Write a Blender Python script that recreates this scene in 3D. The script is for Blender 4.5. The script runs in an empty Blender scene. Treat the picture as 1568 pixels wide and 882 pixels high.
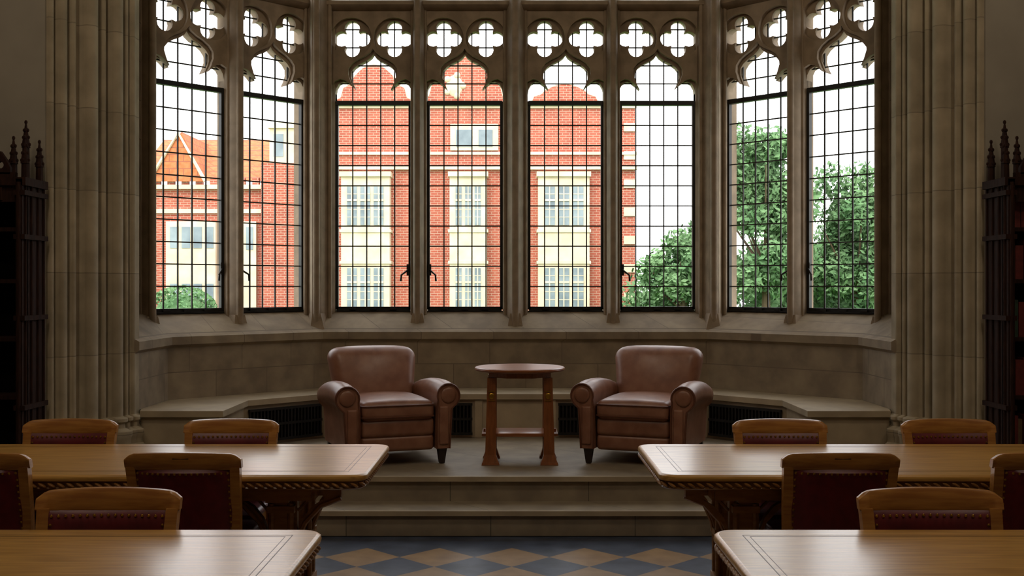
import bpy, bmesh, math, random
from mathutils import Vector, Matrix, noise
from mathutils.geometry import tessellate_polygon
random.seed(7)
S=bpy.context.scene
pi=math.pi

# ------------------------------------------------------------ materials
def lin(h):
    h=h.lstrip('#'); r=[int(h[i:i+2],16)/255 for i in (0,2,4)]
    return tuple((c/12.92 if c<=.04045 else ((c+.055)/1.055)**2.4) for c in r)+(1,)
def M(name,c1,c2=None,scale=6,rough=.6,bump=.15,stretch=(1,1,1),metal=0,coat=0,dist=.02,spec=.5,detail=6):
    m=bpy.data.materials.new(name); m.use_nodes=True
    nt=m.node_tree; N=nt.nodes; L=nt.links; b=N['Principled BSDF']
    c2=c2 or c1
    tc=N.new('ShaderNodeTexCoord'); mp=N.new('ShaderNodeMapping'); mp.inputs['Scale'].default_value=stretch
    L.new(tc.outputs['Object'],mp.inputs[0])
    nz=N.new('ShaderNodeTexNoise'); nz.inputs['Scale'].default_value=scale; nz.inputs['Detail'].default_value=detail
    L.new(mp.outputs[0],nz.inputs[0])
    cr=N.new('ShaderNodeValToRGB'); cr.color_ramp.elements[0].position=.35; cr.color_ramp.elements[1].position=.68
    cr.color_ramp.elements[0].color=lin(c1); cr.color_ramp.elements[1].color=lin(c2)
    L.new(nz.outputs[0],cr.inputs[0]); L.new(cr.outputs[0],b.inputs['Base Color'])
    b.inputs['Roughness'].default_value=rough; b.inputs['Metallic'].default_value=metal
    b.inputs['Coat Weight'].default_value=coat; b.inputs['Coat Roughness'].default_value=.22
    b.inputs['Specular IOR Level'].default_value=spec
    if bump:
        bp=N.new('ShaderNodeBump'); bp.inputs['Strength'].default_value=bump; bp.inputs['Distance'].default_value=dist
        L.new(nz.outputs[0],bp.inputs['Height']); L.new(bp.outputs[0],b.inputs['Normal'])
    return m
def bricky(name,c1,c2,cm,bw,bh,mortar,rough=.85,bump=.3,soft=6,c2b=.86):
    m=M(name,c1,c2,soft,rough,0)
    nt=m.node_tree; N=nt.nodes; L=nt.links; b=N['Principled BSDF']
    tc=N.new('ShaderNodeTexCoord'); sp=N.new('ShaderNodeSeparateXYZ'); L.new(tc.outputs['Object'],sp.inputs[0])
    ad=N.new('ShaderNodeMath'); ad.operation='MULTIPLY_ADD'; ad.inputs[1].default_value=.9
    L.new(sp.outputs['Y'],ad.inputs[0]); L.new(sp.outputs['X'],ad.inputs[2])
    cb=N.new('ShaderNodeCombineXYZ'); L.new(ad.outputs[0],cb.inputs[0]); L.new(sp.outputs['Z'],cb.inputs[1])
    br=N.new('ShaderNodeTexBrick'); L.new(cb.outputs[0],br.inputs[0])
    br.inputs['Scale'].default_value=1; br.inputs['Brick Width'].default_value=bw; br.inputs['Row Height'].default_value=bh
    br.inputs['Mortar Size'].default_value=mortar; br.inputs['Mortar Smooth'].default_value=.3
    br.inputs['Color1'].default_value=(1,1,1,1); br.inputs['Color2'].default_value=(c2b,c2b,c2b,1)
    br.inputs['Mortar'].default_value=(1,1,1,1)
    old=b.inputs['Base Color'].links[0].from_socket
    mx=N.new('ShaderNodeMix'); mx.data_type='RGBA'; mx.blend_type='MULTIPLY'; mx.inputs[0].default_value=1
    L.new(old,mx.inputs[6]); L.new(br.outputs['Color'],mx.inputs[7])
    m2=N.new('ShaderNodeMix'); m2.data_type='RGBA'; L.new(br.outputs['Fac'],m2.inputs[0])
    L.new(mx.outputs[2],m2.inputs[6]); m2.inputs[7].default_value=lin(cm); L.new(m2.outputs[2],b.inputs['Base Color'])
    bp=N.new('ShaderNodeBump'); bp.invert=True; bp.inputs['Strength'].default_value=bump; bp.inputs['Distance'].default_value=.01
    L.new(br.outputs['Fac'],bp.inputs['Height']); L.new(bp.outputs[0],b.inputs['Normal'])
    return m
m_stone=bricky('limestone_ashlar','7e6e5a','98876e','6e5f4e',.62,.30,.004,bump=.15)
m_trac=M('limestone_carved','7c6a54','927e66',9,.8,.12)
m_pier=bricky('limestone_pier','8a7c64','a29278','786a56',9,.55,.004,bump=.15)
m_step=bricky('limestone_step','827462','9a8b74','5e5547',.9,.8,.004,rough=.5,bump=.1)
m_bench=M('bench_stone','94846c','a8977c',5,.6,.1)
m_plaster=M('plaster','857c6e','908778',3,.9,.05)
m_oak=M('oak_table','a07434','c4944c',5,.30,.04,(1,14,14),coat=.4)
m_oakd=M('oak_carved','805426','9c6c36',6,.4,.08,(2,8,8),coat=.3)
m_chair=M('oak_chair','8e5a26','ac7838',6,.35,.05,(1,12,12),coat=.4)
m_inlay=M('inlay_dark','4a2e16','563719',6,.4,0)
m_red=M('oxblood_leather','4e0a10','621218',25,.42,.15,dist=.004)
m_stud=M('brass_stud','a9812f','c29a45',5,.3,0,metal=1)
m_leather=M('brown_leather','7c503c','92664f',10,.42,.12,dist=.004,coat=.1)
m_pipe=M('leather_piping','5c3626','683e2c',10,.45,0)
m_leg=M('dark_leg','1c100b','26160f',8,.35,0)
m_mahog=M('mahogany','74401e','8a5028',6,.33,.04,(10,10,1.5),coat=.3)
m_mahogt=M('mahogany_top','824824','985e34',6,.3,.03,(1,10,10),coat=.3)
m_iron=M('casement_iron','15130f','1f1b16',10,.5,0,metal=.3)
m_lead=M('lead_came','2c2a26','363330',10,.7,0)
m_dark=M('bookcase_wood','20100a','301a0f',8,.8,.1,(8,8,1.5),spec=.15)
m_black=M('grille_metal','14110e','1b1713',8,.5,0,metal=.3)
m_shadow=M('shadow_back','0c0806','110b08',8,.9,0,spec=.1)  # near-black stands in for shade inside the bookcase and behind grille slats
m_brick=bricky('red_brick','9a4836','ae5c46','b08c7a',.24,.085,.012,soft=2)
m_cream=M('cream_stone','c6b499','d6c6ae',2,.9,.1)
m_roof=bricky('clay_roof','bc6438','c87a4e','945640',.5,.25,.02)
m_wing=M('exterior_window_glass','66727a','8a969c',1.5,.4,0)
m_leaf=M('leaves','50724a','78966a',1.2,.9,0,spec=.1)
m_bark=M('bark','4a3a2a','5c4a38',5,.9,.3)
m_lawn=M('grass','4f7a35','6b9648',1.5,.95,.2)
m_book=[M('book_'+n,a,b,30,.6,0) for n,a,b in (('red','541614','6a221c'),('green','1f2f22','2a3e2d'),('tan','5d4630','6b5238'),('blue','1c2536','263148'))]
# floor tiles
m_floor=M('slate_floor','2e3646','464f62',7,.36,.05)
nt=m_floor.node_tree;N=nt.nodes;L=nt.links;b=N['Principled BSDF']
tc=N.new('ShaderNodeTexCoord');mp=N.new('ShaderNodeMapping');mp.inputs['Rotation'].default_value=(0,0,pi/4);mp.inputs['Location'].default_value=(-.0455,.0735,.15)
L.new(tc.outputs['Object'],mp.inputs[0])
ck=N.new('ShaderNodeTexChecker');ck.inputs['Scale'].default_value=1/.305;L.new(mp.outputs[0],ck.inputs[0])
sp=N.new('ShaderNodeSeparateXYZ');L.new(tc.outputs['Object'],sp.inputs[0])
lt=N.new('ShaderNodeMath');lt.operation='LESS_THAN';lt.inputs[1].default_value=6.385;L.new(sp.outputs['Y'],lt.inputs[0])
ml=N.new('ShaderNodeMath');ml.operation='MULTIPLY';L.new(lt.outputs[0],ml.inputs[0]);L.new(ck.outputs['Fac'],ml.inputs[1])
old=b.inputs['Base Color'].links[0].from_socket
n2=N.new('ShaderNodeTexNoise');n2.inputs['Scale'].default_value=9;L.new(tc.outputs['Object'],n2.inputs[0])
r2=N.new('ShaderNodeValToRGB');r2.color_ramp.elements[0].color=lin('74583a');r2.color_ramp.elements[1].color=lin('a8885e');L.new(n2.outputs[0],r2.inputs[0])
mx=N.new('ShaderNodeMix');mx.data_type='RGBA';L.new(ml.outputs[0],mx.inputs[0]);L.new(old,mx.inputs[6]);L.new(r2.outputs[0],mx.inputs[7])
L.new(mx.outputs[2],b.inputs['Base Color'])
# glass
m_glass=bpy.data.materials.new('leaded_glass');m_glass.use_nodes=True
nt=m_glass.node_tree;nt.nodes.clear();o=nt.nodes.new('ShaderNodeOutputMaterial');t=nt.nodes.new('ShaderNodeBsdfTransparent');g=nt.nodes.new('ShaderNodeBsdfGlossy')
g.inputs['Roughness'].default_value=.05;mxx=nt.nodes.new('ShaderNodeMixShader');mxx.inputs[0].default_value=.03
nt.links.new(t.outputs[0],mxx.inputs[1]);nt.links.new(g.outputs[0],mxx.inputs[2]);nt.links.new(mxx.outputs[0],o.inputs[0])
m_emit=bpy.data.materials.new('fill_glow');m_emit.use_nodes=True  # bulb glow of the added ceiling fixtures
m_emit.node_tree.nodes['Principled BSDF'].inputs['Emission Color'].default_value=(1,.8,.55,1)
m_emit.node_tree.nodes['Principled BSDF'].inputs['Emission Strength'].default_value=4

# ------------------------------------------------------------ mesh builder
class MB:
    def __init__(s): s.v=[];s.f=[];s.m=[];s.mats=[]
    def mi(s,mat):
        if mat not in s.mats: s.mats.append(mat)
        return s.mats.index(mat)
    def add(s,vs,fs,mat,xf=None):
        o=len(s.v);k=s.mi(mat)
        for p in vs:
            p=Vector(p); s.v.append(tuple(xf@p) if xf is not None else tuple(p))
        for f in fs: s.f.append([i+o for i in f]); s.m.append(k)
    def box(s,x0,x1,y0,y1,z0,z1,mat,xf=None):
        vs=[(x,y,z) for z in (z0,z1) for y in (y0,y1) for x in (x0,x1)]
        s.add(vs,[(0,2,3,1),(4,5,7,6),(0,1,5,4),(2,6,7,3),(0,4,6,2),(1,3,7,5)],mat,xf)
    def hull8(s,a,b,mat,xf=None):
        s.add(list(a)+list(b),[(3,2,1,0),(4,5,6,7),(0,1,5,4),(1,2,6,5),(2,3,7,6),(3,0,4,7)],mat,xf)
    def rbox(s,x0,x1,y0,y1,z0,z1,r,mat,xf=None,fn=None,seg=3,cuts=0):
        bm=bmesh.new(); bmesh.ops.create_cube(bm,size=1)
        for v in bm.verts: v.co=Vector(((x0+x1)/2+v.co.x*(x1-x0),(y0+y1)/2+v.co.y*(y1-y0),(z0+z1)/2+v.co.z*(z1-z0)))
        bmesh.ops.bevel(bm,geom=bm.edges[:],offset=r,segments=seg,profile=.5,affect='EDGES',clamp_overlap=True)
        if cuts:
            big=[e for e in bm.edges if e.calc_length()>max(x1-x0,y1-y0,z1-z0)*.25]
            bmesh.ops.subdivide_edges(bm,edges=big,cuts=cuts,use_grid_fill=True)
        bm.verts.index_update()
        vs=[v.co.copy() for v in bm.verts]
        if fn: vs=[fn(v) for v in vs]
        fs=[[v.index for v in f.verts] for f in bm.faces]; bm.free()
        s.add(vs,fs,mat,xf)
    def prism(s,pts,z0,z1,mat,xf=None,top=None):
        n=len(pts);top=top or pts
        vs=[(x,y,z0) for x,y in pts]+[(x,y,z1) for x,y in top]
        fs=[(i,(i+1)%n,n+(i+1)%n,n+i) for i in range(n)]+[tuple(range(n))[::-1],tuple(range(n,2*n))]
        s.add(vs,fs,mat,xf)
    def loft(s,rows,mat,closed=False,xf=None,cap=False):
        n=len(rows[0]);vs=[p for r in rows for p in r];fs=[]
        for j in range(len(rows)-1):
            for i in range(n if closed else n-1):
                a=j*n+i;b=j*n+(i+1)%n; fs.append((a,b,b+n,a+n))
        if cap: fs+= [tuple(range(n))[::-1],tuple(range((len(rows)-1)*n,len(rows)*n))]
        s.add(vs,fs,mat,xf)
    def cyl(s,p,q,r0,r1,mat,n=12,xf=None):
        p=Vector(p);q=Vector(q);d=(q-p).normalized();a=d.orthogonal().normalized();b=d.cross(a)
        rows=[[tuple(c+a*(r*math.cos(2*pi*i/n))+b*(r*math.sin(2*pi*i/n))) for i in range(n)] for c,r in ((p,r0),(q,r1))]
        s.loft(rows,mat,True,xf,True)
    def tube(s,pts,r,mat,n=8,xf=None,closed=False):
        pts=[Vector(p) for p in pts];rows=[];m=len(pts)
        for i,p in enumerate(pts):
            d=(pts[(i+1)%m if closed else min(i+1,m-1)]-pts[i-1 if (closed or i>0) else 0]).normalized()
            up=Vector((0,1,0)) if abs(d.y)<.9 else Vector((1,0,0))
            a=d.cross(up).normalized();b=d.cross(a)
            rows.append([tuple(p+a*(r*math.cos(2*pi*k/n))+b*(r*math.sin(2*pi*k/n))) for k in range(n)])
        if closed: rows.append(rows[0])
        s.loft(rows,mat,True,xf,not closed)
    def lathe(s,prof,mat,n=24,xf=None):
        s.loft([[(r*math.cos(2*pi*i/n),r*math.sin(2*pi*i/n),z) for i in range(n)] for r,z in prof],mat,True,xf,True)
    def ball(s,c,rx,ry,rz,mat,n=8,m=5,rot=None,xf=None):
        c=Vector(c);vs=[];
        for j in range(m+1):
            t=pi*j/m
            for i in range(n):
                p=Vector((rx*math.sin(t)*math.cos(2*pi*i/n),ry*math.sin(t)*math.sin(2*pi*i/n),rz*math.cos(t)))
                if rot is not None: p=rot@p
                vs.append(tuple(c+p))
        fs=[(j*n+i,(j+1)*n+i,(j+1)*n+(i+1)%n,j*n+(i+1)%n) for j in range(m) for i in range(n)]
        s.add(vs,fs,mat,xf)
    def panel(s,loops,d0,d1,mat,P):
        tess=tessellate_polygon([[Vector((u,z,0)) for u,z in lp] for lp in loops])
        flat=[p for lp in loops for p in lp];n=len(flat)
        vs=[P(u,d0,z) for u,z in flat]+[P(u,d1,z) for u,z in flat]
        fs=[tuple(t) for t in tess]+[tuple(i+n for i in t)[::-1] for t in tess]
        o=0
        for lp in loops:
            k=len(lp)
            for i in range(k): a=o+i;b=o+(i+1)%k; fs.append((a,b,b+n,a+n))
            o+=k
        s.add(vs,fs,mat)
    def obj(s,name,loc=(0,0,0),rz=0,angle=35,recalc=True,scale=1):
        me=bpy.data.meshes.new(name); me.from_pydata([(x*scale,y*scale,z*scale) for x,y,z in s.v],[],s.f); me.update()
        for mt in s.mats: me.materials.append(mt)
        me.polygons.foreach_set('material_index',s.m)
        if recalc:
            bm=bmesh.new();bm.from_mesh(me)
            bmesh.ops.recalc_face_normals(bm,faces=bm.faces);bm.to_mesh(me);bm.free()
        if angle:
            me.polygons.foreach_set('use_smooth',[True]*len(me.polygons)); me.set_sharp_from_angle(angle=math.radians(angle))
        return place(me,name,loc,rz)
def place(me,name,loc=(0,0,0),rz=0):
    ob=bpy.data.objects.new(name,me);S.collection.objects.link(ob);ob.location=loc;ob.rotation_euler=(0,0,rz);return ob

# ------------------------------------------------------------ room shell
CEIL=6.6
b=MB();b.box(-7,7,-5,6.9,-.1,0,m_floor);b.obj('floor')
b=MB();b.box(-7,7,-5,7.3,CEIL,CEIL+.1,m_plaster);b.obj('ceiling')
b=MB();b.box(-7.15,-7,-5,6.9,0,CEIL,m_plaster);b.obj('wall_left')
b=MB();b.box(7,7.15,-5,6.9,0,CEIL,m_plaster);b.obj('wall_right')
b=MB();b.box(-7,7,-5.15,-5,0,CEIL,m_plaster);b.obj('wall_back')
b=MB()
for s in (-1,1):
    x=sorted((s*3.03,s*7)); b.box(x[0],x[1],6.9,7.05,0,CEIL,m_plaster)
b.box(-3.03,3.03,6.95,7.1,5.9,CEIL,m_plaster);b.obj('wall_front')

# bay plans
def sym(pts): return pts+[(-x,y) for x,y in reversed(pts)]
Lp=sym([(-2.80,7.47),(-2.66,7.47),(-2.66,8.2),(-1.66,9.2)])
Ln=sym([(-2.80,7.465),(-2.62,7.465),(-2.62,8.18),(-1.643,9.16)])
Wp=sym([(-2.96,7.48),(-2.90,7.48),(-2.90,8.43),(-1.83,9.5)])
Wi=sym([(-2.96,7.475),(-2.86,7.475),(-2.86,8.413),(-1.813,9.46)])
R=lambda pl,z:[(x,y,z) for x,y in pl]
b=MB();b.loft([R(Lp,.33),R(Lp,1.09),R(Ln,1.115),R(Ln,1.175),R(Lp,1.195),R(Wi,1.34),R(Wp,1.35)],m_stone)
for s in (-1,1):
    b.loft([[(s*2.90,7.5,z),(s*2.90,8.45,z)] for z in (1.3,5.9)],m_stone)
    b.box(min(s*2.90,s*2.85),max(s*2.9,s*2.85),7.9,7.97,1.3,5.9,m_trac)
b.loft([R(Wp,5.7),R(Wp,5.95)],m_stone)
b.obj('wall_bay')
b=MB();b.add([(x,y,5.9) for x,y in sym([(-3.0,6.9),(-3.0,8.5),(-1.9,9.6)])],[tuple(range(6))],m_plaster)
b.obj('ceiling_bay')

def facet(k):
    if k==0: O=(0,9.5);D=(1,0);Nn=(0,-1)
    else:
        O=(k*1.83,9.5);D=(k*.7071,-.7071);Nn=(-k*.7071,-.7071)
    return lambda u,v,z:(O[0]+D[0]*u+Nn[0]*v,O[1]+D[1]*u+Nn[1]*v,z)
half=[(.335,3.20),(.335,3.27),(.328,3.315),(.305,3.355),(.265,3.375),(.225,3.365),(.185,3.335),(.155,3.305),(.178,3.35),(.198,3.41),(.195,3.46),(.165,3.50),(.115,3.535),(.06,3.56),(.02,3.59)]
def arch(c,ku=1,kz=1):
    r=[(u*ku,3.2+(z-3.2)*kz) for u,z in half]
    return [(c-u,z) for u,z in r]+[(c,3.2+.42*kz)]+[(c+u,z) for u,z in reversed(r)]
def quat(c,z0,a=.092,bb=.0675,n=40):
    out=[]
    for i in range(n):
        t=2*pi*i/n; ph=(t+pi/4)%(pi/2)-pi/4
        r=a*math.cos(ph)+math.sqrt(max(bb*bb-(a*math.sin(ph))**2,0))
        out.append((c+r*math.cos(t),z0+r*math.sin(t)))
    return out
circ=lambda c,z0,r,n=32:[(c+r*math.cos(2*pi*i/n),z0+r*math.sin(2*pi*i/n)) for i in range(n)]
lights=[(-1,1.19),(-1,.41),(0,-1.255),(0,-.446),(0,.446),(0,1.255),(1,.41),(1,1.19)]
tr=MB()
for k,c in lights:
    P=facet(k)
    w=.405
    o1=arch(c)+[(c+w,3.2),(c+w,4.02),(c-w,4.02),(c-w,3.2)]
    tr.panel([o1,quat(c-.187,3.752),quat(c+.187,3.752)],-.06,.03,m_trac,P)
    o2=arch(c,1.09,1.09)+[(c+w,3.2),(c+w,4.02),(c-w,4.02),(c-w,3.2)]
    tr.panel([o2,circ(c-.187,3.752,.178),circ(c+.187,3.752,.178)],.03,.075,m_trac,P)
def mull(k,u,w,d,noser=.028):
    P=facet(k);h=w/2
    prof=[(-h,-.08),(-h,.04),(-h*.75,.07),(-.045,d-.07),(-.03,d-.03),(-.02,d),(.02,d),(.03,d-.03),(.045,d-.07),(h*.75,.07),(h,.04),(h,-.08)]
    q=[P(u+a,v,0)[:2] for a,v in prof]; tr.prism(q,1.16,5.75,m_trac)
    for sg in (-1,1):
        a=P(u+sg*h*.8,.075,1.2);tr.cyl(a,(a[0],a[1],5.7),.016,.016,m_trac,8)
    a=P(u,d,1.16);tr.cyl(a,(a[0],a[1],5.7),noser,noser,m_trac,12)
    q0=[P(u+sx*(.075),v,0)[:2] for sx,v in ((-1,.0),(-1,d+.03),(1,d+.03),(1,.0))]
    q1=[P(u+sx*(.045),v,0)[:2] for sx,v in ((-1,.0),(-1,d),(1,d),(1,.0))]
    tr.prism(q0,1.16,1.33,m_trac,top=q1)
mull(0,0,.222,.23,.034)
for s in (-1,1):
    mull(0,s*.85,.14,.19)
    mull(s,.80,.11,.19)
    mull(s,1.55,.13,.17)
    pc=[(-1.59,9.56),(-1.59,9.45),(-1.63,9.40),(-1.665,9.33),(-1.685,9.26),(-1.72,9.23),(-1.755,9.245),(-1.775,9.30),(-1.80,9.37),(-1.86,9.41),(-1.885,9.447),(-1.97,9.53)]
    tr.prism([(-s*x,y) for x,y in pc],1.16,5.75,m_trac)
    for x,y,r in ((-1.715,9.24,.03),(-1.625,9.38,.018),(-1.835,9.38,.018)):
        tr.cyl((-s*x,y,1.16),(-s*x,y,5.7),r,r,m_trac,12)
    q0=[(-1.62,9.4),(-1.63,9.19),(-1.76,9.17),(-1.84,9.36)];q1=[(-1.65,9.4),(-1.68,9.24),(-1.75,9.23),(-1.80,9.36)]
    tr.prism([(-s*x,y) for x,y in q0],1.16,1.33,m_trac,top=[(-s*x,y) for x,y in q1])
def off(o): return sym([(-2.90,8.43-1.414*o),(-1.83+.414*o,9.5-o)])
tr.loft([R(off(0),3.98),R(off(.09),3.99),R(off(.14),4.03),R(off(.14),4.06),R(off(.05),4.10),R(off(0),4.11)],m_trac)
tr.obj('trim_1')

for i,(k,c) in enumerate(lights):
    P=facet(k);w=MB()
    def fb(u0,u1,v0,v1,z0,z1,mat):
        w.add([P(u,v,z) for z in (z0,z1) for v in (v0,v1) for u in (u0,u1)],[(0,2,3,1),(4,5,7,6),(0,1,5,4),(2,6,7,3),(0,4,6,2),(1,3,7,5)],mat)
    h=.325
    for s in (-1,1): fb(c+s*h-.014,c+s*h+.014,-.012,.03,1.36,3.20,m_iron)
    fb(c-h,c+h,-.012,.03,1.352,1.385,m_iron); fb(c-h-.005,c+h+.005,-.012,.035,3.165,3.205,m_iron)
    fb(c-h,c+h,.0,.05,1.345,1.358,m_iron)
    for s in (-.55,0,.55): fb(c+s*h-.03,c+s*h+.03,.03,.05,1.35,1.375,m_iron)
    g=.62/5
    for q in (-1.5,-.5,.5,1.5): fb(c+q*g-.005,c+q*g+.005,-.006,.006,1.38,3.99,m_lead); fb(c+q*g-.005,c+q*g+.005,-.006,.006,4.1,5.7,m_lead)
    for r in range(1,10): z=1.385+r*.1785; fb(c-h,c+h,-.006,.006,z-.005,z+.005,m_lead)
    for r in range(1,5): z=3.2+r*.16; fb(c-.39,c+.39,-.006,.006,z-.005,z+.005,m_lead)
    for r in range(1,9): z=4.1+r*.18; fb(c-h,c+h,-.006,.006,z-.005,z+.005,m_lead)
    w.add([P(c-.38,0,1.36),P(c+.38,0,1.36),P(c+.38,0,5.72),P(c-.38,0,5.72)],[(0,1,2,3)],m_glass)
    sd={0:1,1:-1,2:1,3:-1,4:0,5:-1,6:1,7:-1}[i]*(-1 if k==-1 else 1)
    if sd:
        a=c+sd*(h-.015)
        fb(a-.014,a+.014,.03,.05,1.66,1.76,m_iron)
        w.cyl(P(a,.05,1.71),P(a-sd*.06,.10,1.66),.009,.007,m_iron,8)
        w.cyl(P(a-sd*.055,.10,1.665),P(a-sd*.06,.10,1.61),.007,.009,m_iron,8)
    w.obj('window_%d'%(i+1),angle=0)

# ------------------------------------------------------------ stone bench
B0=sym([(-2.64,7.56),(-2.09,7.56),(-2.09,8.25),(-1.57,8.77)])
B1=sym([(-2.64,7.53),(-2.055,7.53),(-2.055,8.235),(-1.555,8.735)])
BL=sym([(-2.64,7.56),(-2.655,7.58),(-2.655,8.198),(-1.657,9.195)])
b=MB();b.loft([R(B0,.327),R(B0,.635),R(B1,.642),R(B1,.685),R(B0,.692),R(BL,.692)],m_bench)
for s in (-1,1):
    b.box(*(sorted((s*2.12,s*2.6))),7.535,7.56,.36,.39,m_bench)
b.obj('stone_bench')
b=MB()
def grille(p,q,z0,z1):
    p=Vector((*p,0));q=Vector((*q,0));d=(q-p);Ln_=d.length;d.normalize();n=Vector((d.y,-d.x,0))
    if n.y>0:n=-n
    xf=Matrix(((d.x,n.x,0,p.x),(d.y,n.y,0,p.y),(0,0,1,0),(0,0,0,1)))
    b.box(0,Ln_,.004,.012,z0,z1,m_shadow,xf)
    k=int(Ln_/.03)
    for i in range(k+1): x=i*Ln_/k; b.box(x-.006,x+.006,.012,.028,z0,z1,m_black,xf)
    for z in (z0,z1,(z0+z1)/2): b.box(-.01,Ln_+.01,.01,.032,z-.01,z+.01,m_black,xf)
for s in (-1,1):
    grille((s*2.06,8.28),(s*1.6,8.74),.36,.60)
    grille((s*.36,8.77),(s*1.5,8.77),.36,.60)
b.obj('radiator_grille',angle=0)
b=MB()
for x in (-.3,.3):
    b.box(x-.03,x+.03,8.755,8.77,.327,.635,m_bench)
b.obj('trim_2',angle=0)

# ------------------------------------------------------------ steps / dais
b=MB()
b.rbox(-2.62,2.62,6.67,7.05,0,.163,.008,m_step)
b.prism(sym([(-2.62,6.97),(-2.62,8.2),(-1.65,9.19)]),0.001,.325,m_step)
b.box(-2.62,2.62,6.94,6.975,.295,.327,m_bench)
b.box(-2.62,2.62,6.645,6.672,.135,.165,m_bench)
b.obj('stone_dais_steps')

# ------------------------------------------------------------ piers
def pier(s):
    b=MB();A=Vector((-3.03,6.9));Bq=Vector((-2.66,7.5));d=Bq-A;Ln_=d.length;d.normalize();n=Vector((d.y,-d.x))
    rolls=[(.04,.022),(.12,.036),(.205,.022),(.33,.055),(.44,.02),(.54,.048),(.625,.018),(.68,.022)]
    def prof(ex):
        out=[(-3.03,6.95)]
        K=170
        for i in range(K+1):
            t=Ln_*i/K; h=-.035
            if t>Ln_-.03: h=0
            for c,r in rolls:
                q=abs(t-c)
                if q<r+ex: h=max(h,math.sqrt((r+ex)**2-q*q)*1.25-.006)
            p=A+d*t+n*(h+ex)
            out.append((p.x,p.y))
        out+=[(-2.655,7.56),(-2.95,7.56)]
        return [(-s*x,y) for x,y in out]
    rows=[]
    for z,e in ((0,.045),(.46,.045),(.48,.03),(.52,.03),(.54,.035),(.57,.035),(.59,.008),(.62,.008),(.635,.018),(.655,.018),(.67,0),(6.6,0)):
        rows.append([(x,y,z) for x,y in prof(e)])
    b.loft(rows,m_pier);b.obj('stone_pier',angle=50)
pier(-1);pier(1)

# ------------------------------------------------------------ bookcases
def bookcase(s):
    b=MB()
    X=lambda a:s*a
    def bx(x0,x1,y0,y1,z0,z1,m):
        q=sorted((s*x0,s*x1)); b.box(q[0],q[1],y0,y1,z0,z1,m)
    bx(3.02,3.05,6.62,6.88,0,2.2,m_dark); bx(4.95,5.0,6.62,6.88,0,2.2,m_dark)
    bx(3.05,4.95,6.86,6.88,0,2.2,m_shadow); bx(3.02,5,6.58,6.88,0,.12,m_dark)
    bx(3.0,5.04,6.56,6.88,2.18,2.23,m_dark)
    bx(3.02,3.06,6.56,6.64,0,2.22,m_dark)
    b.cyl((X(3.04),6.555,.2),(X(3.04),6.555,2.2),.014,.014,m_dark,8)
    for y in (6.60,6.68,6.77,6.85): b.cyl((X(3.018),y,.1),(X(3.018),y,2.18),.011,.011,m_dark,8)
    for z in (.15,.8,1.35,1.85,2.12): bx(3.0,3.07,6.55,6.88,z,z+.03,m_dark)
    for z in (.12,.5,.86,1.22,1.58,1.9): 
        bx(3.05,4.95,6.62,6.87,z,z+.025,m_dark)
        x=3.055 if s>0 else 3.4
        while x<4.9:
            w=random.uniform(.025,.055);h=random.uniform(.2,.27)
            if s>0 or random.random()<.5: bx(x,x+w,6.64+random.uniform(0,.02),6.85,z+.025,z+.025+h,random.choice(m_book+[m_book[0]]*3))
            x+=w+.003
    bx(3.07,4.95,6.58,6.62,2.08,2.2,m_dark)
    for i in range(13):
        x=3.16+i*.14
        b.panel([[(x-.06,2.25),(x+.06,2.25),(x+.06,2.29),(x+.035,2.34),(x,2.39),(x-.035,2.34),(x-.06,2.29)],circ(x,2.305,.022,10)],6.57,6.60,m_dark,lambda u,v,z:(s*u,v,z))
        b.cyl((X(x),6.58,2.09),(X(x),6.575,2.17),.012,.012,m_dark,6)
    bx(3.07,5.02,6.57,6.61,2.225,2.26,m_dark)
    for x,y,t in ((3.07,6.72,2.59),(3.03,6.62,2.48),(3.11,6.64,2.48),(3.03,6.82,2.48)):
        b.cyl((X(x),y,2.22),(X(x),y,t-.16),.024,.022,m_dark,8)
        b.cyl((X(x),y,t-.16),(X(x),y,t),.028,.004,m_dark,8)
        for j in range(3):
            z=t-.14+j*.045; 
            for a in range(4):
                b.ball((X(x)+.022*(1-j*.25)*math.cos(a*pi/2),y+.022*(1-j*.25)*math.sin(a*pi/2),z),.01,.01,.012,m_dark,6,4)
        b.ball((X(x),y,t),.011,.011,.014,m_dark,6,4)
    b.obj('bookcase')
bookcase(-1);bookcase(1)

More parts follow.
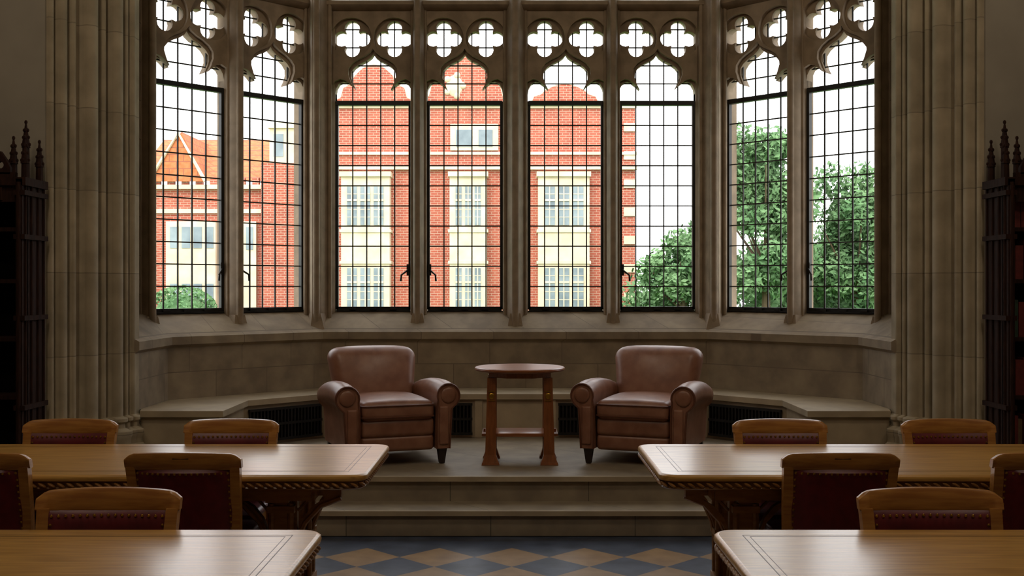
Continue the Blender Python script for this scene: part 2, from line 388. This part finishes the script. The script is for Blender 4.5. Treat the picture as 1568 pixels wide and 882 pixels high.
# ------------------------------------------------------------ armchairs
def armchair():
    b=MB()
    b.rbox(-.33,.33,-.36,.36,.11,.34,.03,m_leather)
    b.rbox(-.275,.275,-.405,-.3,.10,.215,.028,m_leather,seg=4)
    b.rbox(-.275,.275,-.415,-.3,.205,.34,.035,m_leather,seg=4)
    def crown(v):
        f=max(0,1-(v.x/.3)**2)*max(0,1-((v.y+.07)/.42)**2)
        if v.z>.40: v.z+=.03*f
        return v
    b.rbox(-.272,.272,-.44,.26,.325,.465,.05,m_leather,fn=crown,seg=5,cuts=4)
    for z in (.355,.437):
        b.tube([(-.272,-.2,z),(-.272,-.395,z),(-.262,-.425,z),(-.235,-.442,z),(.235,-.442,z),(.262,-.425,z),(.272,-.395,z),(.272,-.2,z)],.006,m_pipe,6)
    def back(v):
        t=(v.z-.2)/.62
        wz=.98+.20*max(0,t)**1.6
        x=v.x*wz
        z=v.z
        if v.z>.6: z+=(.012*(1-(v.x/.3)**2)-.06*max(0,abs(v.x)/.3-.6)**1.5)
        y=v.y+.17*t
        f=max(0,1-(v.x/.31)**2)*max(0,1-((v.z-.56)/.30)**2)
        if v.y<.25: y-=.05*f
        return Vector((x,y,z))
    b.rbox(-.305,.305,.16,.36,.2,.815,.075,m_leather,fn=back,seg=6,cuts=6)
    for s in (-1,1):
        sec=[]
        cx,cz,r=.375,.50,.088
        sec.append((.285,.11));sec.append((.285,.40))
        for i in range(15):
            a=math.radians(200-i*17.5)
            sec.append((cx+r*math.cos(a),cz+r*math.sin(a)))
        sec+= [(.402,.405),(.395,.3),(.385,.11)]
        rows=[]
        for y,sc,dz in ((-.432,.90,0),(-.44,.93,0),(-.43,.985,0),(-.41,1,0),(-.3,1.01,.01),(-.15,1.0,.012),(0,.98,.008),(.2,.93,-.005),(.34,.86,-.02),(.37,.8,-.03)):
            row=[]
            for x,z in sec:
                xx=.345+(x-.345)*sc; zz=.11+(z-.11)*(1-(1-sc)*.35)+dz*(z/.5)
                row.append((s*xx,y,zz))
            rows.append(row)
        b.loft(rows,m_leather,True,cap=True)
        b.tube([(s*(.345+(x-.345)*.97),-.437,.11+(z-.11)*.99) for x,z in sec],.0065,m_pipe,6)
        b.ball((s*.375,-.437,.50),.058,.012,.058,m_leather,16,8)
        b.rbox(*sorted((s*.305,s*.375)),-.446,-.42,.14,.42,.011,m_leather)
    for s in (-1,1):
        x=s*.335
        b.hull8([(x-.018,-.41,0),(x+.018,-.41,0),(x+.018,-.374,0),(x-.018,-.374,0)],[(x-.032,-.425,.115),(x+.032,-.425,.115),(x+.032,-.36,.115),(x-.032,-.36,.115)],m_leg)
        b.hull8([(x-.018,.37,0),(x+.018,.37,0),(x+.018,.405,0),(x-.018,.405,0)],[(x-.028,.30,.12),(x+.028,.30,.12),(x+.028,.355,.12),(x-.028,.355,.12)],m_leg)
    return b
ac=armchair()
o=ac.obj('leather_armchair',(-.945,7.72,.329),math.radians(21),angle=45,scale=.95)
place(o.data,'leather_armchair.001',(.945,7.72,.329),math.radians(-21))

# ------------------------------------------------------------ side table
b=MB()
b.lathe([(.0,.638),(.29,.638),(.312,.643),(.32,.652),(.318,.662),(.31,.667),(0,.668)],m_mahogt,48)
b.lathe([(0,.60),(.235,.60),(.235,.637),(0,.637)],m_mahog,8,Matrix.Rotation(pi/8,4,'Z'))
for sx in (-1,1):
    for sy in (-1,1):
        x=sx*.195;y=sy*.15
        b.hull8([(x-.038+sx*.008,y-.025,.05),(x+.038+sx*.008,y-.025,.05),(x+.038+sx*.008,y+.025,.05),(x-.038+sx*.008,y+.025,.05)],
                [(x-.03,y-.022,.60),(x+.03,y-.022,.60),(x+.03,y+.022,.60),(x-.03,y+.022,.60)],m_mahog)
        xx=x+sx*.008
        b.hull8([(xx-.062,y-.045,0),(xx+.062,y-.045,0),(xx+.062,y+.045,0),(xx-.062,y+.045,0)],[(xx-.058,y-.04,.018),(xx+.058,y-.04,.018),(xx+.058,y+.04,.018),(xx-.058,y+.04,.018)],m_mahog)
        b.hull8([(xx-.055,y-.038,.018),(xx+.055,y-.038,.018),(xx+.055,y+.038,.018),(xx-.055,y+.038,.018)],[(xx-.037,y-.025,.07),(xx+.037,y-.025,.07),(xx+.037,y+.025,.07),(xx-.037,y+.025,.07)],m_mahog)
        yy=y-.0255 if sy<0 else y+.0255
        b.ball((x,yy,.475),.02,.004,.022,m_stud,10,6)
        b.box(x-.022,x+.022,yy-.002,yy+.002,.44,.446,m_stud);b.box(x-.022,x+.022,yy-.002,yy+.002,.505,.511,m_stud)
b.rbox(-.18,.18,-.15,.15,.19,.215,.005,m_mahogt)
for s in (-1,1):
    b.box(min(s*.18,s*.265),max(s*.18,s*.265),-.13,.13,.193,.21,m_mahog)
    b.box(min(s*.242,s*.256),max(s*.242,s*.256),-.02,.02,.175,.23,m_mahog)
    b.box(s*.195-.015,s*.195+.015,-.15,.15,.54,.6,m_mahog)
b.obj('round_side_table',(.032,7.58,.327),angle=30)

# ------------------------------------------------------------ reading tables
TL=2.72;TD=.91
def table():
    b=MB()
    def outline(e,c=.07):
        x1=e;x0=-TL-e;y=TD/2+e
        pts=[]
        for cx,cy,a0 in ((x1-c,y-c,0),(x0+c,y-c,90),(x0+c,-y+c,180),(x1-c,-y+c,270)):
            for i in range(7):
                a=math.radians(a0+i*15);pts.append((cx+c*math.cos(a),cy+c*math.sin(a)))
        return pts
    rows=[]
    for e,z in ((-.05,.694),(-.02,.694),(-.012,.70),(-.018,.708),(-.018,.724),(-.008,.729),(0,.734),(.002,.742),(0,.753),(-.006,.759),(-.012,.76)):
        rows.append([(x,y,z) for x,y in outline(e)])
    b.loft(rows[:7],m_oakd,True);b.loft(rows[6:],m_oak,True)
    n=len(rows[0]);b.add(rows[-1],[tuple(range(n))],m_oak);b.add(rows[0],[tuple(range(n))[::-1]],m_oakd)
    def frame(i,w):
        for x0,x1,y0,y1 in ((-TL+i,-i,-TD/2+i,-TD/2+i+w),(-TL+i,-i,TD/2-i-w,TD/2-i),(-i-w,-i,-TD/2+i,TD/2-i),(-TL+i,-TL+i+w,-TD/2+i,TD/2-i)):
            b.box(x0,x1,y0,y1,.7595,.7604,m_inlay)
    frame(.085,.003);frame(.105,.002)
    out=outline(-.008);m=len(out);path=out+[out[0]];acc=0
    for i in range(m):
        p=Vector(path[i]);q=Vector(path[i+1]);sl=(q-p).length;d=(q-p).normalized()
        while acc<sl:
            c=p+d*acc
            ang=math.atan2(d.y,d.x)
            rot=Matrix.Rotation(ang,3,'Z')@Matrix.Rotation(math.radians(30),3,'Y')
            b.ball((c.x,c.y,.716),.021,.011,.007,m_oakd,8,5,rot)
            acc+=.040
        acc-=sl
    for s in (-1,1): b.box(-TL+.25,-.25,s*.33-.012,s*.33+.012,.63,.695,m_oakd)
    for x in (-.25,-TL+.25): b.box(x-.012,x+.012,-.33,.33,.63,.695,m_oakd)
    for tx,sg in ((-.40,1),(-TL+.40,-1)):
        b.rbox(tx-.07,tx+.07,-.36,.36,0,.08,.012,m_oakd);b.rbox(tx-.055,tx+.055,-.33,.33,.08,.12,.01,m_oakd)
        b.box(tx-.05,tx+.05,-.34,.34,.62,.69,m_oakd)
        for y in (-.21,.21):
            b.box(tx-.042,tx+.042,y-.042,y+.042,.12,.62,m_oakd)
            for a,c in ((-1,-1),(-1,1),(1,-1),(1,1)): b.cyl((tx+a*.042,y+c*.042,.14),(tx+a*.042,y+c*.042,.6),.014,.014,m_oakd,8)
            for z in (.14,.36,.56): b.box(tx-.06,tx+.06,y-.06,y+.06,z,z+.03,m_oakd)
        ar=[(-.15,.16),(-.15,.40),(-.13,.47),(-.08,.53),(0,.58),(.08,.53),(.13,.47),(.15,.40),(.15,.16)]
        b.panel([[(-.17,.12),(.17,.12),(.17,.62),(-.17,.62)],ar],tx-.02,tx+.02,m_oakd,lambda u,v,z:(v,u,z))
        b.tube([(tx,u,z) for u,z in ((-.14,.16),(-.05,.3),(0,.45),(.05,.3),(.14,.16))],.012,m_oakd,6)
        for dr in (sg,-sg):
            for y in (-.21,.21):
                br=[(.04,.32),(.06,.42),(.10,.51),(.17,.585),(.26,.62),(.26,.655),(.04,.655)]
                hole=[(.065,.47),(.09,.53),(.13,.58),(.18,.61),(.19,.63),(.065,.63)]
                b.panel([[(tx+dr*u,z) for u,z in br],[(tx+dr*u,z) for u,z in hole]],y-.018,y+.018,m_oakd,lambda u,v,z:(u,v,z))
                b.tube([(tx+dr*.066,y,.56),(tx+dr*.10,y,.595),(tx+dr*.13,y,.63)],.007,m_oakd,6)
                b.tube([(tx+dr*u,y-.02,z) for u,z in ((.04,.32),(.06,.42),(.10,.51),(.17,.585),(.26,.62))],.012,m_oakd,6)
    b.rbox(-TL+.42,-.42,-.03,.03,.2,.3,.008,m_oakd)
    return b
t=table().obj('reading_table',(-.632,4.975,0),angle=35)
place(t.data,'reading_table.001',(.615,4.975,0),pi)
place(t.data,'reading_table.002',(-.625,3.055,0))
place(t.data,'reading_table.003',(.640,3.055,0),pi)

# ------------------------------------------------------------ reading chairs
def chair():
    b=MB()
    for s in (-1,1):
        x=s*.19
        b.hull8([(x-.016,-.206,0),(x+.016,-.206,0),(x+.016,-.174,0),(x-.016,-.174,0)],[(x-.022,-.212,.44),(x+.022,-.212,.44),(x+.022,-.168,.44),(x-.022,-.168,.44)],m_chair)
        secs=[(0,.235,.198),(.2,.205,.2),(.44,.205,.2),(.62,.235,.208),(.81,.278,.216)]
        rows=[]
        for z,y,xx in secs:
            rows.append([(s*xx-.02,y-.02,z),(s*xx+.02,y-.02,z),(s*xx+.02,y+.016,z),(s*xx-.02,y+.016,z)])
        b.loft(rows,m_chair,True,cap=True)
        b.box(min(s*.178,s*.2),max(s*.178,s*.2),-.17,.19,.385,.44,m_chair)
        b.box(min(s*.182,s*.198),max(s*.182,s*.198),-.18,.2,.16,.19,m_chair)
    b.box(-.17,.17,-.205,-.18,.385,.44,m_chair);b.box(-.18,.18,.19,.215,.385,.44,m_chair)
    b.box(-.185,.185,-.01,.01,.165,.185,m_chair)
    b.rbox(-.225,.225,-.235,.205,.44,.485,.02,m_red,seg=3)
    for i in range(17):
        b.ball((-.21+i*.02625,-.236,.455),.006,.004,.006,m_stud,6,4)
    rows=[]
    K=24
    for i in range(K+1):
        s=-1+2*i/K; x=.242*s; yc=.275+.028*(1-s*s)
        top=.875-.010*s*s-.03*max(0,abs(s)-.88)/.12*.7; bot=.80-.004*(1-s*s)
        if abs(s)>.96: bot+=.006
        hh=(top-bot);th=.014
        ring=[]
        for u,v in ((-1,.08),(-1,.85),(-.7,.97),(0,1),(.7,.97),(1,.85),(1,.08),(.7,0),(-.7,0)):
            ring.append((x,yc+u*th+ (v-.5)*.012,bot+v*hh))
        rows.append(ring)
    b.loft(rows,m_chair,True,cap=True)
    b.box(-.19,.19,.19,.212,.49,.53,m_chair)
    def pt(s,z,f):
        yb=.2+(z-.44)*.2
        return (.197*s,yb+.028*(1-s*s)+f*(.014+.012*(1-s**4)),z)
    for f in (-1,1):
        rows=[[pt(-1+2*i/12,z,f*(1 if 0<j<8 else .4)) for i in range(13)] for j,z in enumerate([.505,.512,.55,.6,.65,.7,.75,.79,.805])]
        b.loft(rows,m_red)
        for i in range(17):
            s=-.94+i*1.88/16
            p=pt(s,.786,f);b.ball((p[0],p[1]+f*.002,p[2]),.006,.004,.006,m_stud,6,4)
        for i in range(1,11):
            for s in (-.95,.95):
                p=pt(s,.783-i*.026,f);b.ball((p[0],p[1]+f*.001,p[2]),.0055,.004,.0055,m_stud,6,4)
    b.rbox(-.035,.035,.308,.319,.845,.854,.003,m_inlay)
    return b
ch=chair().obj('reading_chair',(-2.29,5.24,0),angle=40)
k=1
for x,y,r in ((-1.457,5.24,0),(1.36,5.24,0),(2.235,5.24,0),
              (-1.372,4.71,pi),(-2.24,4.71,pi),(1.35,4.71,pi),(2.215,4.71,pi),
              (-1.365,3.33,0),(1.395,3.33,0),(-1.333,2.78,pi)):
    place(ch.data,'reading_chair.%03d'%k,(x,y,0),r+random.uniform(-.02,.02));k+=1

# ------------------------------------------------------------ added fill chandeliers, out of view
FILL_ENERGY=82
def fill_chandelier(x,y):  # unseen fixture with point lamp, added to brighten the interior
    b=MB()
    b.cyl((0,0,0),(0,0,CEIL-6.0),.012,.012,m_iron,8)
    b.tube([(.45*math.cos(a*pi/12),.45*math.sin(a*pi/12),0) for a in range(24)],.018,m_iron,6,closed=True)
    for a in range(6):
        c,s=math.cos(a*pi/3),math.sin(a*pi/3)
        b.cyl((0,0,.25),(.45*c,.45*s,0),.008,.008,m_iron,6)
        b.cyl((.45*c,.45*s,0),(.45*c,.45*s,.08),.02,.02,m_iron,8)
        b.ball((.45*c,.45*s,.12),.04,.04,.05,m_emit,10,6)
    b.obj('fill_chandelier',(x,y,6.0))
    l=bpy.data.lights.new('fill_light','POINT');l.energy=FILL_ENERGY;l.color=(1,.86,.68);l.shadow_soft_size=.3
    lo=bpy.data.objects.new('fill_light',l);S.collection.objects.link(lo);lo.location=(x,y,5.8)
for x,y in ((-2.4,1.6),(2.4,1.6),(-2.4,4.2),(2.4,4.2)): fill_chandelier(x,y)

# ------------------------------------------------------------ exterior
b=MB();b.box(-60,60,11,110,-1.2,-1,m_lawn);b.obj('lawn')
b=MB()
Y=38
def bx(x0,x1,z0,z1,m,y0=0,y1=.3): b.box(x0,x1,Y-y1,Y-y0,z0,z1,m)
bx(-6.6,4.25,-1,8.0,m_brick,-6,0)
def gable(c,w,z0,z1):
    h=z1-z0
    hf=[(w,0),(w,.12),(w*.86,.2),(w*.80,.42),(w*.62,.52),(w*.5,.72),(w*.3,.9),(w*.12,.98)]
    o=[(c-u,z0+h*v) for u,v in hf]+[(c,z1)]+[(c+u,z0+h*v) for u,v in reversed(hf)]
    b.panel([o],Y-.15,Y+.3,m_brick,lambda u,v,z:(u,v,z))
    b.tube([(u,Y-.1,z) for u,z in o],.05,m_cream,6)
gable(-5.0,1.35,8.0,9.45);gable(-1.75,1.5,8.0,9.75);gable(1.75,1.35,8.0,8.75)
b.ball((-2.15,Y-.1,8.7),.33,.12,.42,m_cream,16,8)
for j in range(5): b.ball((-2.15+.3*math.cos(j*1.25),Y-.15,8.7+.38*math.sin(j*1.25)),.12,.1,.12,m_cream,8,6)
bx(-6.6,4.3,7.93,8.0,m_cream,0,.08)
for z0,z1,d in ((6.27,6.37,.1),(5.74,5.85,.18)): bx(-6.65,4.32,z0,z1,m_cream,0,d)
def baywin(x0,x1):
    bx(x0,x1,-1,5.6,m_cream,0,.5)
    n=3;wd=(x1-x0-.3)/n
    for z0,z1 in ((3.75,5.1),(.85,2.25)):
        for i in range(n):
            a=x0+.15+i*wd
            bx(a+.06,a+wd-.06,z0,z1,m_wing,.5,.52)
            bx(a+.06,a+wd-.06,z0+.62*(z1-z0),z0+.62*(z1-z0)+.07,m_cream,.5,.55)
            bx(a+wd/2-.02,a+wd/2+.02,z0,z1,m_cream,.5,.54)
            for q in (.2,.4,.8): bx(a+.06,a+wd-.06,z0+q*(z1-z0),z0+q*(z1-z0)+.025,m_cream,.5,.53)
    for z in (2.4,3.5): bx(x0-.05,x1+.05,z,z+.1,m_cream,0,.55)
    bx(x0-.05,x1+.05,5.45,5.62,m_cream,0,.6)
baywin(-6.1,-4.4);baywin(-2.3,-1.0);baywin(.8,2.6)
bx(-2.3,-.6,6.42,7.35,m_cream,0,.1);bx(-2.1,-1.55,6.55,7.15,m_wing,.1,.12);bx(-1.3,-.8,6.55,7.15,m_wing,.1,.12)
for z in range(-1,8): bx(3.85,4.28,z+.1,z+.4,m_cream,0,.06)
bx(-13.5,-8.95,-1,5.2,m_brick,-5,0);bx(-8.95,-7.3,-1,5.95,m_brick,-5,.3)
for i in range(9): bx(-13.3+i*.5,-13.05+i*.5,5.2,5.45,m_brick,0,.15)
bx(-13.5,-8.95,5.05,5.2,m_cream,0,.2);bx(-13.5,-8.9,4.2,4.35,m_cream,0,.12)
b.add([(-13.6,Y,5.35),(-7.6,Y,5.35),(-8.2,Y+3.5,7.3),(-13.6,Y+3.5,7.3)],[(0,1,2,3)],m_roof)
b.add([(-13.1,Y-.3,5.3),(-11.0,Y-.3,5.3),(-11.75,Y-.3,7.05),(-11.75,Y+3.2,7.05)],[(0,1,2),(1,3,2),(0,2,3)],m_roof)
b.tube([(-12.9,Y-.35,5.3),(-11.85,Y-.35,7.0),(-10.9,Y-.35,5.3)],.07,m_cream,6)
bx(-8.7,-7.6,5.9,7.3,m_cream,-2,.1);bx(-8.55,-8.2,6.2,7.0,m_wing,.1,.12);bx(-8.75,-7.55,7.2,7.4,m_cream,-2,.2)
bx(-12.3,-10.55,-1,3.9,m_cream,0,.3)
for z0,z1 in ((2.95,3.7),(.6,1.7)):
    for i in range(4): bx(-12.15+i*.41,-11.85+i*.41,z0,z1,m_wing,.3,.32)
bx(-9.6,-9.15,-1,3.9,m_cream,0,.2);bx(-9.5,-9.25,2.9,3.7,m_wing,.2,.22)
bx(-7.3,-6.6,-1,5.2,m_brick,-3,-1)
b.obj('brick_building',angle=0)

def leaf(b,p,s0,s1):
    sz=random.uniform(s0,s1)
    e=Vector((random.gauss(0,1),random.gauss(0,1),random.gauss(0,1))).normalized();g=e.orthogonal().normalized()
    b.add([p+e*sz,p+g*sz*.6,p-e*sz,p-g*sz*.6],[(0,1,2,3)],m_leaf)
def rnd(): return Vector((random.gauss(0,1),random.gauss(0,1),random.gauss(0,1))).normalized()
def tree(x,y,zc,rx,rz,n,base=-.99):
    b=MB()
    b.cyl((0,0,base),(0.05,0,zc),.16,.08,m_bark,8)
    for i in range(7):
        a=i*.9;b.cyl((0,0,max(zc-rz*.4+.1*i,base+.3)),(rx*.7*math.cos(a),rx*.7*math.sin(a),zc+rz*.15*(i-2)),.05,.015,m_bark,6)
    K=34
    for i in range(K):
        a=random.uniform(0,2*pi);u=random.uniform(-1,1);r=random.uniform(.3,.85);q=math.sqrt(1-u*u)
        c=Vector((rx*r*q*math.cos(a),rx*r*q*math.sin(a),zc+rz*r*u));cr=random.uniform(.25,.42)*rx
        for _ in range(n//K):
            p=c+rnd()*cr*random.uniform(.3,1.05)
            if p.z<-.9: continue
            leaf(b,p,.06,.13)
    b.obj('tree',(x,y,0),angle=0,recalc=False)
tree(5.0,32,1.4,1.5,2.0,6500);tree(7.0,30,3.2,1.7,3.7,15000);tree(9.9,31,2.2,1.8,3.3,12000);tree(12.0,33,1.6,1.8,2.6,6000)
tree(4.6,34,.8,1.4,1.4,4500);tree(8.6,33.5,1.4,2.0,2.3,9000);tree(6.0,35,2.4,.9,1.9,3500);tree(10.8,36,1.5,2.4,2.4,8000)
def shrub(x,y,rx,rz):
    b=MB()
    b.ball((0,0,-1+rz*.9),rx*.8,rx*.6,rz*.85,m_leaf,12,8)
    for _ in range(2500):
        d=rnd();leaf(b,Vector((d.x*rx,d.y*rx*.7,-.9+rz*.95+d.z*rz*.9)),.05,.09)
    b.obj('shrub',(x,y,0),angle=0,recalc=False)
shrub(-10.6,34,1.3,1.35);shrub(-8.6,35,1.0,.9)

# ------------------------------------------------------------ lights / world
sl=bpy.data.lights.new('sun','SUN');sl.energy=2.0;sl.angle=.4;sl.color=(1,.96,.9)
so=bpy.data.objects.new('sun',sl);S.collection.objects.link(so);so.rotation_euler=(math.radians(48),0,math.radians(-12))
W=bpy.data.worlds.new('overcast');S.world=W;W.use_nodes=True
W.node_tree.nodes['Background'].inputs[0].default_value=(.97,.98,1,1);W.node_tree.nodes['Background'].inputs[1].default_value=3.5

cam=bpy.data.cameras.new('camera');co=bpy.data.objects.new('camera',cam);S.collection.objects.link(co)
co.location=(0,0,1.55);co.rotation_euler=(pi/2,0,0);cam.sensor_width=36;cam.lens=36*1640/1568
cam.shift_x=-5/1568
cam.clip_start=.05;cam.clip_end=300
S.camera=co
S.view_settings.view_transform='Standard';S.view_settings.look='None';S.view_settings.exposure=0
